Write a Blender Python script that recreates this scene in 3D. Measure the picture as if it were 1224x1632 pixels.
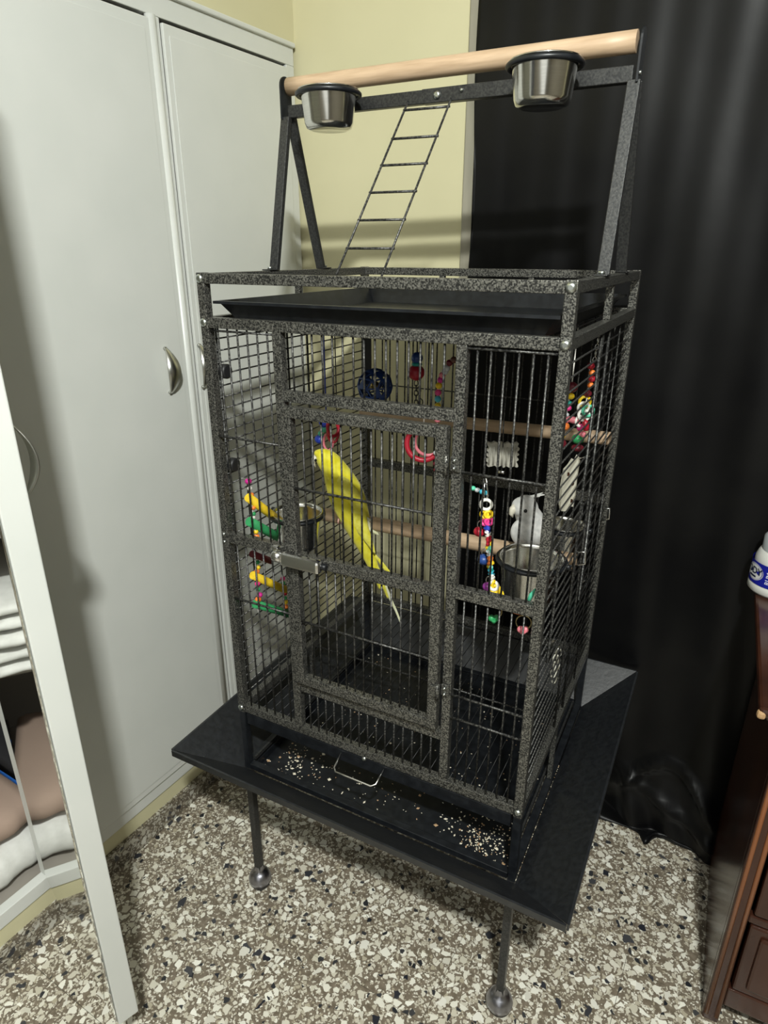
import bpy, bmesh, math, random
from mathutils import Vector, Matrix
random.seed(7)
for o in list(bpy.data.objects): bpy.data.objects.remove(o)
S = bpy.context.scene
COL = S.collection
PI = math.pi
A = math.radians(3.0)          # the cage stands turned 3 degrees to the room

# ---------------------------------------------------------------- camera
def look(yaw, pitch, roll):
    cy, sy, cp, sp = math.cos(yaw), math.sin(yaw), math.cos(pitch), math.sin(pitch)
    f = Vector((-sy*cp, cy*cp, sp)); r = Vector((cy, sy, 0)); u = r.cross(f)
    cr, sr = math.cos(roll), math.sin(roll)
    r2 = cr*r + sr*u; u2 = -sr*r + cr*u
    return Matrix((r2, u2, -f)).transposed()
cam = bpy.data.cameras.new('camera'); camo = bpy.data.objects.new('camera', cam); COL.objects.link(camo)
camo.matrix_world = Matrix.Translation((0.842, -0.8245, 1.4427)) @ look(math.radians(27.647)+A, -0.37944, 0.0015648).to_4x4()
cam.sensor_fit = 'VERTICAL'; cam.sensor_height = 36; cam.sensor_width = 27
cam.lens = 1038.99*36/1632; cam.clip_start = 0.02
S.camera = camo
# ---------------------------------------------------------------- light, world, exposure
w = bpy.data.worlds.new('world'); S.world = w; w.use_nodes = True
w.node_tree.nodes['Background'].inputs[0].default_value = (0.9, 0.95, 1, 1)
w.node_tree.nodes['Background'].inputs[1].default_value = 0.05
def area(name, loc, target, sx, sy, power, col):
    l = bpy.data.lights.new(name, 'AREA'); l.shape = 'RECTANGLE'; l.size = sx; l.size_y = sy
    l.energy = power; l.color = col
    o = bpy.data.objects.new(name, l); COL.objects.link(o); o.location = loc
    o.rotation_euler = (Vector(target)-Vector(loc)).to_track_quat('-Z', 'Y').to_euler()
    return o
area('ceiling_tube_light', (1.20, -1.26, 2.50), (0.0, -0.05, 0.1), 0.12, 0.06, 64, (0.97, 1.0, 0.95))
area('ceiling_bounce_fill', (0.9, -0.9, 2.52), (0.7, -0.4, 0), 2.2, 2.2, 20, (0.98, 1.0, 0.94))  # added soft fill imitating light thrown back by the ceiling
area('rear_fill_light', (0.9, -2.5, 1.25), (0.5, 0.2, 0.7), 1.8, 1.8, 8, (0.97, 1.0, 0.97))  # added fill lamp behind the camera, no real opening there
S.view_settings.view_transform = 'Standard'; S.view_settings.look = 'None'
S.view_settings.gamma = 1.0; S.view_settings.use_curve_mapping = False
S.view_settings.exposure = 0.0

# ---------------------------------------------------------------- materials
MATS = {}
def mat(name, col, rough=0.5, metal=0.0, spec=0.5, **kw):
    if name in MATS: return MATS[name]
    m = bpy.data.materials.new(name); m.use_nodes = True; MATS[name] = m
    b = m.node_tree.nodes['Principled BSDF']
    b.inputs['Base Color'].default_value = (*col, 1); b.inputs['Roughness'].default_value = rough
    b.inputs['Metallic'].default_value = metal; b.inputs['Specular IOR Level'].default_value = spec
    for k, v in kw.items(): b.inputs[k.replace('_', ' ')].default_value = v
    return m
def nodes(m): return m.node_tree.nodes, m.node_tree.links, m.node_tree.nodes['Principled BSDF']
def noise_mix(m, c1, c2, scale, lo, hi, stretch=None, bump=0, coord='Object', detail=3):
    n, l, b = nodes(m)
    tc = n.new('ShaderNodeTexCoord'); mp = n.new('ShaderNodeMapping'); nz = n.new('ShaderNodeTexNoise')
    l.new(tc.outputs[coord], mp.inputs[0]); l.new(mp.outputs[0], nz.inputs['Vector'])
    if stretch: mp.inputs['Scale'].default_value = stretch
    nz.inputs['Scale'].default_value = scale; nz.inputs['Detail'].default_value = detail
    cr = n.new('ShaderNodeValToRGB'); l.new(nz.outputs['Fac'], cr.inputs[0])
    cr.color_ramp.elements[0].position = lo; cr.color_ramp.elements[0].color = (*c1, 1)
    cr.color_ramp.elements[1].position = hi; cr.color_ramp.elements[1].color = (*c2, 1)
    l.new(cr.outputs[0], b.inputs['Base Color'])
    if bump:
        bp = n.new('ShaderNodeBump'); bp.inputs['Strength'].default_value = bump; bp.inputs['Distance'].default_value = 0.001
        l.new(nz.outputs['Fac'], bp.inputs['Height']); l.new(bp.outputs[0], b.inputs['Normal'])
    return m
hammer = noise_mix(mat('hammertone_steel', (.1,.1,.09), .36, .55), (.026,.026,.025), (.225,.22,.195), 460, .42, .64, bump=.5)
smooth_steel = noise_mix(mat('dark_smooth_steel', (.05,.05,.05), .38, .5), (.028,.029,.030), (.060,.060,.058), 300, .35, .65, bump=.2)
blackp = noise_mix(mat('black_powder_coat', (.01,.011,.013), .38, .0, .45), (.006,.007,.009), (.013,.015,.018), 60, .4, .7)
guardm = noise_mix(mat('guard_powder_coat', (.01,.011,.013), .44, .0, .9), (.006,.007,.009), (.014,.016,.019), 90, .4, .7, bump=.4)
wirem = noise_mix(mat('dark_wire', (.04,.04,.038), .4, .5), (.016,.016,.016), (.13,.128,.12), 300, .42, .66)
chrome = mat('chrome', (.78,.78,.77), .20, 1.0)
bolt_m = mat('zinc_bolt', (.62,.66,.64), .3, 1.0)
steelm = noise_mix(mat('brushed_steel', (.7,.68,.62), .17, 1.0), (.72,.71,.67), (.82,.81,.77), 40, .3, .7, stretch=(1,1,30))
rubber = mat('black_rubber', (.012,.012,.013), .5)
woodm = noise_mix(mat('pale_dowel_wood', (.6,.42,.28), .5), (.43,.30,.19), (.58,.42,.28), 9, .3, .7, stretch=(1.5,18,18), bump=.15)
paint = noise_mix(mat('white_gloss_paint', (.62,.63,.60), .32, 0, .5), (.60,.615,.585), (.64,.65,.62), 6, .3, .7)
mirror_m = mat('mirror_glass', (.80,.81,.79), .035, 1.0)
wall_m = noise_mix(mat('yellow_wall_paint', (.70,.65,.40), .65, 0, .25), (.58,.545,.35), (.64,.60,.395), 3, .3, .7, bump=.2)
ceil_m = mat('ceiling_white', (.50,.49,.46), .8); far_m = mat('far_wall_taupe', (.20,.18,.14), .8)
trim_m = noise_mix(mat('grey_beige_frame', (.36,.34,.27), .6), (.20,.19,.145), (.31,.29,.23), 25, .35, .65, stretch=(1,1,.15))
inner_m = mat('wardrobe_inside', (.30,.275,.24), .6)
cher = noise_mix(mat('cherry_varnish', (.09,.028,.013), .22, 0, .5), (.028,.010,.006), (.060,.021,.011), 14, .3, .7, stretch=(1,1,.12))
seedc = mat('seed_cream', (.72,.66,.52), .7); seedt = mat('seed_tan', (.42,.27,.15), .7)
def plain(name, c, r=.4, **k): return mat('plastic_'+name, c, r, 0, .5, **k)
PC = dict(red=(.42,.012,.03), blue=(.02,.05,.42), navy=(.015,.05,.20), green=(.03,.30,.10), yellow=(.85,.58,.02), pink=(.75,.05,.25),
          orange=(.85,.22,.04), white=(.80,.78,.72), cyan=(.06,.45,.60), purple=(.22,.03,.22), teal=(.02,.35,.30), mint=(.10,.55,.35),
          maroon=(.14,.01,.02), clear=(.55,.58,.60), brown=(.12,.05,.03), rose=(.70,.20,.24), magenta=(.55,.02,.25))
for k, v in PC.items(): plain(k, v)
P = lambda k: MATS['plastic_'+k]

# terrazzo: angular cream and black chips in a brown cement
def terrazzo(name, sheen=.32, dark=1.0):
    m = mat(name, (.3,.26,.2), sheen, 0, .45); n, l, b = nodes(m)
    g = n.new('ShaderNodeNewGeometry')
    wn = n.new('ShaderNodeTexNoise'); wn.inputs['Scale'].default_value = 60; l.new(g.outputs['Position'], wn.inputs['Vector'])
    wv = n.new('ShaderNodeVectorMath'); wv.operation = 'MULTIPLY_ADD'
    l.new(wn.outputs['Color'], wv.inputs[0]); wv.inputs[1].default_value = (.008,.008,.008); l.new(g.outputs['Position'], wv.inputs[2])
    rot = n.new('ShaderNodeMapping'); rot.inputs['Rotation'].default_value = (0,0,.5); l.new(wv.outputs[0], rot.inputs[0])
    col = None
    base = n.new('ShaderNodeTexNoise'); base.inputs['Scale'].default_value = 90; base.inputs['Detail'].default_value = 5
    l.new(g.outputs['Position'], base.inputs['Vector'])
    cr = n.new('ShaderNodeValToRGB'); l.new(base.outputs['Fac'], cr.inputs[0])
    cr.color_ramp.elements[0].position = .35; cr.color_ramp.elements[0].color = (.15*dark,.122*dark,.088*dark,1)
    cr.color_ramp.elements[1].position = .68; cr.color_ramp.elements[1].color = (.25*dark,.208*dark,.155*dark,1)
    col = cr.outputs[0]
    def layer(scale, edge, lo, hi, c1, c2, loc):
        nonlocal col
        mp = n.new('ShaderNodeMapping'); mp.inputs['Location'].default_value = loc; l.new(rot.outputs[0], mp.inputs[0])
        v = n.new('ShaderNodeTexVoronoi'); v.inputs['Scale'].default_value = scale; l.new(mp.outputs[0], v.inputs['Vector'])
        e = n.new('ShaderNodeTexVoronoi'); e.feature = 'DISTANCE_TO_EDGE'; e.inputs['Scale'].default_value = scale; l.new(mp.outputs[0], e.inputs['Vector'])
        sp = n.new('ShaderNodeSeparateColor'); l.new(v.outputs['Color'], sp.inputs[0])
        ed = n.new('ShaderNodeMath'); ed.operation = 'MULTIPLY_ADD'; l.new(sp.outputs[2], ed.inputs[0]); ed.inputs[1].default_value = edge; ed.inputs[2].default_value = edge*.6
        t1 = n.new('ShaderNodeMath'); t1.operation = 'GREATER_THAN'; l.new(e.outputs['Distance'], t1.inputs[0]); l.new(ed.outputs[0], t1.inputs[1])
        t2 = n.new('ShaderNodeMath'); t2.operation = 'GREATER_THAN'; l.new(sp.outputs[0], t2.inputs[0]); t2.inputs[1].default_value = lo
        t3 = n.new('ShaderNodeMath'); t3.operation = 'LESS_THAN'; l.new(sp.outputs[0], t3.inputs[0]); t3.inputs[1].default_value = hi
        a1 = n.new('ShaderNodeMath'); a1.operation = 'MULTIPLY'; l.new(t1.outputs[0], a1.inputs[0]); l.new(t2.outputs[0], a1.inputs[1])
        a2 = n.new('ShaderNodeMath'); a2.operation = 'MULTIPLY'; l.new(a1.outputs[0], a2.inputs[0]); l.new(t3.outputs[0], a2.inputs[1])
        cc = n.new('ShaderNodeMix'); cc.data_type = 'RGBA'; l.new(sp.outputs[1], cc.inputs[0]); cc.inputs[6].default_value = (*c1,1); cc.inputs[7].default_value = (*c2,1)
        mx = n.new('ShaderNodeMix'); mx.data_type = 'RGBA'; l.new(a2.outputs[0], mx.inputs[0]); l.new(col, mx.inputs[6]); l.new(cc.outputs[2], mx.inputs[7])
        col = mx.outputs[2]
    d = dark
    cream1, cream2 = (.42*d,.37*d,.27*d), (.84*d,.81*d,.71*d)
    layer(230, .06, .66, 1.1, cream1, cream2, (0,0,0))
    layer(108, .11, .58, 1.1, cream1, cream2, (.3,.1,.2))
    layer(62, .13, .64, 1.1, (.58*d,.54*d,.43*d), (.92*d,.90*d,.80*d), (.7,.4,.1))
    layer(92, .10, .945, 1.1, (.02,.022,.026), (.06,.06,.062), (1.7,.9,.5))
    layer(48, .16, .955, 1.1, (.02,.022,.03), (.07,.07,.075), (2.7,1.9,.8))
    layer(48, .14, .84, .90, (.62*d,.59*d,.5*d), (.84*d,.82*d,.74*d), (5.7,3.9,.2))
    l.new(col, b.inputs['Base Color'])
    return m
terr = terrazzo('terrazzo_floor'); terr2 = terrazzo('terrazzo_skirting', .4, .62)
grout = mat('tile_joint', (.13,.11,.085), .8)
# black satin
satin = mat('black_satin', (.004,.004,.005), .38, 0, .22, Sheen_Weight=.13, Sheen_Roughness=.35)
satin.node_tree.nodes['Principled BSDF'].inputs['Sheen Tint'].default_value = (.5,.5,.48,1)
noise_mix(satin, (.002,.002,.0025), (.005,.005,.005), 7, .3, .7, bump=.6)

# ---------------------------------------------------------------- mesh helpers
class MB:
    def __init__(s): s.v = []; s.f = []; s.m = []; s.mi = 0; s.sm = []; s.smooth = False
    def quad(s, *i): s.f.append(tuple(i)); s.m.append(s.mi); s.sm.append(s.smooth)
    def box(s, x0, x1, y0, y1, z0, z1, b=0.0):
        n = len(s.v)
        if b <= 0:
            s.v += [(x,y,z) for z in (z0,z1) for y in (y0,y1) for x in (x0,x1)]
            for q in ((0,2,3,1),(4,5,7,6),(0,1,5,4),(2,6,7,3),(0,4,6,2),(1,3,7,5)): s.quad(*[n+i for i in q])
        else:
            bm = bmesh.new(); bmesh.ops.create_cube(bm, size=1)
            for v in bm.verts: v.co = Vector(((x0+x1)/2+v.co.x*(x1-x0), (y0+y1)/2+v.co.y*(y1-y0), (z0+z1)/2+v.co.z*(z1-z0)))
            bmesh.ops.bevel(bm, geom=bm.edges[:], offset=b, segments=2, profile=.5, affect='EDGES')
            s.v += [v.co[:] for v in bm.verts]; bm.verts.ensure_lookup_table()
            for f in bm.faces: s.quad(*[n+v.index for v in f.verts])
            bm.free()
        return s
    def tube(s, pts, r, n=8, closed=False, caps=True, flat=1.0, up=None):
        pts = [Vector(p) for p in pts]; N = len(pts); base = len(s.v); old = s.smooth
        if n > 4: s.smooth = True
        prev = None
        for i, p in enumerate(pts):
            if closed: t = pts[(i+1) % N]-pts[i-1]
            else: t = pts[min(i+1, N-1)]-pts[max(i-1, 0)]
            t.normalize()
            if prev is None:
                a = Vector(up) if up else (Vector((0,0,1)) if abs(t.z) < .9 else Vector((1,0,0)))
                u = (a-t*a.dot(t)).normalized()
            else:
                u = prev-t*prev.dot(t); u = u.normalized() if u.length > 1e-6 else prev
            prev = u; w2 = t.cross(u)
            rr = r[i] if isinstance(r, (list, tuple)) else r
            ra, rb = rr if isinstance(rr, (list, tuple)) else (rr, rr*flat)
            for k in range(n):
                an = 2*PI*(k+.5)/n
                s.v.append((p+u*math.cos(an)*ra+w2*math.sin(an)*rb)[:])
        for i in range(N if closed else N-1):
            j = (i+1) % N
            for k in range(n):
                s.quad(base+i*n+k, base+i*n+(k+1)%n, base+j*n+(k+1)%n, base+j*n+k)
        s.smooth = False
        if caps and not closed:
            s.quad(*[base+k for k in range(n)][::-1]); s.quad(*[base+(N-1)*n+k for k in range(n)])
        s.smooth = old; return s
    def bar(s, a, b, r, n=6): return s.tube([a, b], r, n)
    def ball(s, c, r, nu=12, nv=8, sc=(1,1,1)):
        base = len(s.v); old = s.smooth; s.smooth = True
        for j in range(nv+1):
            th = PI*j/nv
            for i in range(nu):
                ph = 2*PI*i/nu
                s.v.append((c[0]+r*sc[0]*math.sin(th)*math.cos(ph), c[1]+r*sc[1]*math.sin(th)*math.sin(ph), c[2]+r*sc[2]*math.cos(th)))
        for j in range(nv):
            for i in range(nu):
                s.quad(base+j*nu+i, base+(j+1)*nu+i, base+(j+1)*nu+(i+1)%nu, base+j*nu+(i+1)%nu)
        s.smooth = old; return s
    def ring(s, c, R, r, nrm=(0,0,1), n=24, k=6, sc=1.0):
        q = Vector(nrm).normalized().to_track_quat('Z', 'X'); c = Vector(c)
        pts = [c+q @ Vector((R*math.cos(2*PI*i/n), R*sc*math.sin(2*PI*i/n), 0)) for i in range(n)]
        return s.tube(pts, r, k, closed=True)
    def lathe(s, c, prof, n=28):
        base = len(s.v); old = s.smooth; s.smooth = True
        for (r, z) in prof:
            for i in range(n):
                s.v.append((c[0]+r*math.cos(2*PI*i/n), c[1]+r*math.sin(2*PI*i/n), c[2]+z))
        for j in range(len(prof)-1):
            for i in range(n):
                s.quad(base+j*n+i, base+j*n+(i+1)%n, base+(j+1)*n+(i+1)%n, base+(j+1)*n+i)
        s.smooth = old; return s
    def poly_prism(s, pts, d):      # pts: outline as 3D points, d: extrusion vector
        base = len(s.v); n = len(pts)
        s.v += [tuple(p) for p in pts]+[tuple(Vector(p)+Vector(d)) for p in pts]
        s.quad(*[base+i for i in range(n)][::-1]); s.quad(*[base+n+i for i in range(n)])
        for i in range(n): s.quad(base+i, base+(i+1)%n, base+n+(i+1)%n, base+n+i)
        return s

CAGE = Matrix.Rotation(A, 4, 'Z')
def tag(o, label, cat, group=None, kind=None):
    if label: o['label'] = label
    if cat: o['category'] = cat
    if group: o['group'] = group
    if kind: o['kind'] = kind
    return o
def thing(name, base, label, cat, group=None, cage=False):
    o = bpy.data.objects.new(name, None); COL.objects.link(o); o.empty_display_size = .05
    o.matrix_world = (CAGE if cage else Matrix()) @ Matrix.Translation(base)
    o['_b'] = tuple(base); return tag(o, label, cat, group)
def obj(name, mb, m, parent=None, base=None, cage=False, label=None, cat=None, group=None, kind=None, bevel=0):
    """one mesh object; coordinates in mb are absolute (room or cage frame)"""
    root = parent
    while root is not None and root.parent is not None: root = root.parent
    b = Vector(root['_b']) if root is not None else Vector(base if base is not None else (0,0,0))
    me = bpy.data.meshes.new(name)
    me.from_pydata([(Vector(v)-b)[:] for v in mb.v], [], mb.f)
    for k in (m if isinstance(m, (list, tuple)) else [m]): me.materials.append(k)
    me.polygons.foreach_set('material_index', mb.m); me.polygons.foreach_set('use_smooth', mb.sm); me.update()
    bmx = bmesh.new(); bmx.from_mesh(me); bmesh.ops.recalc_face_normals(bmx, faces=bmx.faces); bmx.to_mesh(me); bmx.free()
    o = bpy.data.objects.new(name, me); COL.objects.link(o)
    if parent is not None: o.parent = parent
    else:
        o.matrix_world = (CAGE if cage else Matrix()) @ Matrix.Translation(b); o['_b'] = tuple(b)
    if bevel:
        md = o.modifiers.new('bevel', 'BEVEL'); md.width = bevel; md.segments = 2; md.limit_method = 'ANGLE'
    return tag(o, label, cat, group, kind)
def rep(src, offs, parent=None):     # copies that share the mesh
    out = []
    for d in offs:
        c = src.copy(); COL.objects.link(c); c.parent = src.parent
        c.location = Vector(src.location)+Vector(d); out.append(c)
    return out

# ================================================================ ROOM
XL, YB, H = -.345, .735, 2.6
tiles = MB().box(XL-.1, 2.6, -2.6, YB+.1, -.06, -.003)
fl = obj('floor', tiles, grout, kind='structure')
tm = MB().box(0, .3285, 0, .3285, -.02, 0)
t0 = None
for i in range(-2, 8):
    for j in range(-8, 3):
        x0, y0 = .1495+.3295*i, -.0635+.3295*j
        x1, y1 = min(x0+.3285, 2.55), min(y0+.3285, YB)
        x0c = max(x0, XL)
        if x1-x0c < .02 or y1-y0 < .02 or y1 < -2.55: continue
        if x0c == x0 and x1-x0 > .328 and y1-y0 > .328:
            if t0 is None:
                t0 = obj('floor_tile', tm, terr, fl); t0.location = (x0, y0, 0); continue
            c = t0.copy(); COL.objects.link(c); c.parent = fl; c.location = (x0, y0, 0)
        else:
            obj('floor_tile', MB().box(x0c, x1, y0, y1, -.02, 0), terr, fl)
obj('wall_back', MB().box(XL-.1, 2.6, YB, YB+.1, 0, H), wall_m, kind='structure')
wl = MB().box(XL-.75, XL, -2.6, YB, 1.922, H).box(XL-.75, XL, -2.6, YB, 0.0, .108)
obj('wall_left', wl, wall_m, kind='structure')
obj('wall_right', MB().box(2.55, 2.65, -2.6, YB+.1, 0, H), far_m, kind='structure')
obj('wall_front', MB().box(XL-.1, 2.65, -2.7, -2.6, 0, H), far_m, kind='structure')
obj('ceiling', MB().box(XL-.1, 2.65, -2.7, YB+.1, H, H+.1), ceil_m, kind='structure')
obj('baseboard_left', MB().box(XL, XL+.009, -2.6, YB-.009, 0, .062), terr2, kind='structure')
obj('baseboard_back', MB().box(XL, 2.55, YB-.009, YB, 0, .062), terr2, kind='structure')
obj('trim_1', MB().box(.136, .185, YB-.012, YB, .25, 2.5, .003), trim_m, kind='structure')

# ---------------------------------------------------------------- wardrobe
wd = thing('wardrobe', (XL, -.02, .108), 'white built-in wardrobe with bow handles along the left wall, one door standing open', 'wardrobe')
F0 = XL+.001
fr = MB()
fr.box(F0-.02, F0+.004, -1.2, YB-.012, 1.874, 1.921)
fr.box(F0-.02, F0+.004, -1.2, YB-.012, .109, .145)
fr.box(F0-.02, F0+.012, -1.2, YB-.012, .148, .156, .002) if False else None
fr.box(F0-.02, F0+.004, .262, .292, .145, 1.874)
fr.box(F0-.02, F0+.004, .692, YB-.012, .145, 1.874)
fr.box(F0-.02, F0+.004, -.304, -.266, .145, 1.874)
fr.box(F0-.02, F0+.004, -1.2, -1.1, .145, 1.874)
obj('frame', fr, paint, wd, bevel=.0015)
# half round bead on the middle stile
bd = MB(); bd.tube([(F0+.004, .268, .146), (F0+.004, .268, 1.873)], .011, 12)
obj('stile_bead', bd, paint, wd, label='half round white bead on the middle stile')
obj('cornice_bead', MB().box(F0, F0+.012, -1.2, YB-.012, 1.912, 1.923, .003), paint, wd)
ins = MB()
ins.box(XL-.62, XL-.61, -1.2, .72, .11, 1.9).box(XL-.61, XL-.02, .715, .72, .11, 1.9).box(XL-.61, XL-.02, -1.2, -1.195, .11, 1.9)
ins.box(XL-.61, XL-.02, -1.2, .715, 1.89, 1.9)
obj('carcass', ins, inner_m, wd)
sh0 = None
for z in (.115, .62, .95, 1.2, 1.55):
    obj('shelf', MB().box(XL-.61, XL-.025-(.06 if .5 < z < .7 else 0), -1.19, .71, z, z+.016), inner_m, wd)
def wdoor(y0, y1, z0=.148, z1=1.866):
    b = MB().box(F0+.001, F0+.010, y0, y1, z0, z1, .002)
    o = obj('door', b, paint, wd)
    g = MB()     # thin raised inner sheet leaves a fine line round the panel
    g.box(F0+.010, F0+.0118, y0+.014, y1-.014, z0+.02, z1-.02, .0006)
    obj('door_panel', g, paint, o)
    return o
def bow_handle(door, frame, cz, hh=.052):
    """leaf shaped bow pull; frame(a, out, z) -> point"""
    b = MB(); n = 14
    for i in range(n+1):
        t = i/n; s = math.sin(PI*t); z = cz-hh+2*hh*t
        wv = .0025+.0155*s; out = .002+.022*s**.8
        for dz in (0, .0025):
            b.v.append(frame(-wv, out+dz, z)); b.v.append(frame(0, out+dz+.002*s, z)); b.v.append(frame(wv, out+dz, z))
    b.smooth = True
    for i in range(n):
        p = i*6; q = p+6
        b.quad(p, p+1, q+1, q); b.quad(p+1, p+2, q+2, q+1)
        b.quad(p+3, q+3, q+4, p+4); b.quad(p+4, q+4, q+5, p+5)
        b.quad(p, q, q+3, p+3); b.quad(p+2, p+5, q+5, q+2)
    b.quad(0,3,4,1); b.quad(1,4,5,2); m = n*6; b.quad(m,m+1,m+4,m+3); b.quad(m+1,m+2,m+5,m+4)
    for z in (cz-hh+.003, cz+hh-.003):
        b.bar(frame(0,0,z), frame(0,.005,z), .004, 8)
    obj('handle', b, mat('satin_nickel', (.62,.62,.58), .28, 1.0), door, label='silver leaf shaped bow handle')
dl = wdoor(-.264, .260); bow_handle(dl, lambda a, o, z: (F0+.0118+o, .199+a, z), 1.194)
dr = wdoor(.294, .690); bow_handle(dr, lambda a, o, z: (F0+.0118+o, .301+a, z), 1.190)
# open leaf with a mirror on its inner face
Hh = Vector((XL+.006, -.303)); dv = Vector((.956, -.294)); nv = Vector((.294, .956)); LW = .408; TH = .036
def DP(s, t, z): p = Hh+dv*s+nv*t; return (p.x, p.y, z)
def slab(b, s0, s1, t0, t1, z0, z1):
    n = len(b.v); b.v += [DP(s,t,z) for z in (z0,z1) for t in (t0,t1) for s in (s0,s1)]
    for q in ((0,2,3,1),(4,5,7,6),(0,1,5,4),(2,6,7,3),(0,4,6,2),(1,3,7,5)): b.quad(*[n+i for i in q])
od = obj('door', slab_b := MB(), paint, wd) if False else None
b = MB(); slab(b, 0, LW, 0, TH, .146, 1.868)
od = obj('door', b, paint, wd, bevel=.002, label='open white wardrobe door with a mirror on its inside')
b = MB(); slab(b, .004, LW-.004, -.004, -.0005, .150, 1.864)
obj('mirror', b, mirror_m, od, bevel=.001, label='full height mirror on the inner side of the open door')
bow_handle(od, lambda a, o, z: DP(LW-.045+a, TH+o, z), 1.190)

# clothes in the wardrobe
def folded(name, x0, x1, y0, y1, z, h, m, label, cat, group=None, seed=0, layers=3):
    rnd = random.Random(seed); b = MB(); b.smooth = True; nx, ny = 10, 12
    t = thing(name, ((x0+x1)/2, (y0+y1)/2, z), label, cat, group)
    for L in range(layers):
        b = MB(); b.smooth = True; za, zb = z+.0005+h*L/layers, z+h*(L+1)/layers
        ox = rnd.uniform(-.008, .008); base = 0; K = 22; J = 9
        ph = rnd.uniform(0, 6)
        for j in range(J):          # lens section swept along y : rounded fold at the front edge (+x)
            y = y0+(y1-y0)*j/(J-1)+rnd.uniform(-.003, .003)
            for k in range(K):
                an = 2*PI*k/K; ca, sa = math.cos(an), math.sin(an)
                e = .35
                xx = (x0+x1)/2+ox+(x1-x0)/2*math.copysign(abs(ca)**e, ca)+.004*math.sin(3*y*30+ph)
                zz = (za+zb)/2+(zb-za)/2*math.copysign(abs(sa)**.8, sa)*.98+ (.0015*math.sin(40*y+ph+k) if 0 < L else 0)
                b.v.append((xx, y, max(zz, z+.0005)))
        for j in range(J-1):
            for k in range(K): b.quad(j*K+k, j*K+(k+1)%K, (j+1)*K+(k+1)%K, (j+1)*K+k)
        b.quad(*range(K)); b.quad(*[(J-1)*K+k for k in range(K)])
        obj('fold', b, m, t)
    return t
white_cloth = noise_mix(mat('white_cotton', (.66,.66,.63), .9), (.58,.58,.55), (.72,.72,.69), 30, .3, .7, bump=.6)
grey_cloth = noise_mix(mat('grey_cotton', (.36,.36,.35), .9), (.30,.30,.30), (.42,.42,.41), 30, .3, .7, bump=.6)
pink_cloth = mat('dusty_pink_cotton', (.33,.24,.19), .9); blue_cloth = mat('blue_cotton', (.015,.13,.50), .8)
taupe_cloth = mat('taupe_cotton', (.24,.215,.18), .9)
folded('folded_towel', XL-.40, XL-.035, -.44, -.10, .6365, .175, white_cloth, 'tall stack of white folded towels on the shelf behind the open mirror door', 'towels', seed=1, layers=5)
folded('folded_sheet', XL-.42, XL-.030, -.42, -.268, .131, .115, white_cloth, 'plump white folded sheets on the wardrobe floor behind the open mirror door', 'bedding', seed=3, layers=1)
folded('folded_blanket', XL-.40, XL-.045, -.41, -.270, .2465, .085, pink_cloth, 'dusty pink folded blanket on top of the plump white sheets', 'blanket', seed=2, layers=1)
folded('folded_quilt', XL-.30, XL-.020, -.68, -.435, .131, .125, white_cloth, 'white folded quilt at the left front edge of the wardrobe floor', 'bedding', seed=5, layers=2)
folded('folded_duvet', XL-.36, XL-.050, -.255, -.08, .131, .075, white_cloth, 'flat white folded duvet on the wardrobe floor under the grey sweater', 'bedding', seed=12, layers=1)
folded('rolled_sweater', XL-.34, XL-.055, -.255, -.09, .2065, .065, grey_cloth, 'grey rolled sweater on the flat white duvet in the wardrobe', 'sweater', seed=9, layers=1)
folded('folded_shirt', XL-.33, XL-.060, -.250, -.10, .272, .035, blue_cloth, 'small bright blue folded cloth on the grey rolled sweater', 'cloth', seed=6, layers=1)
folded('folded_trousers', XL-.33, XL-.065, -.250, -.10, .3075, .06, mat('black_cotton', (.012,.012,.014), .9), 'black folded cloth on top of the small bright blue one', 'trousers', seed=8, layers=1)

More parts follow.
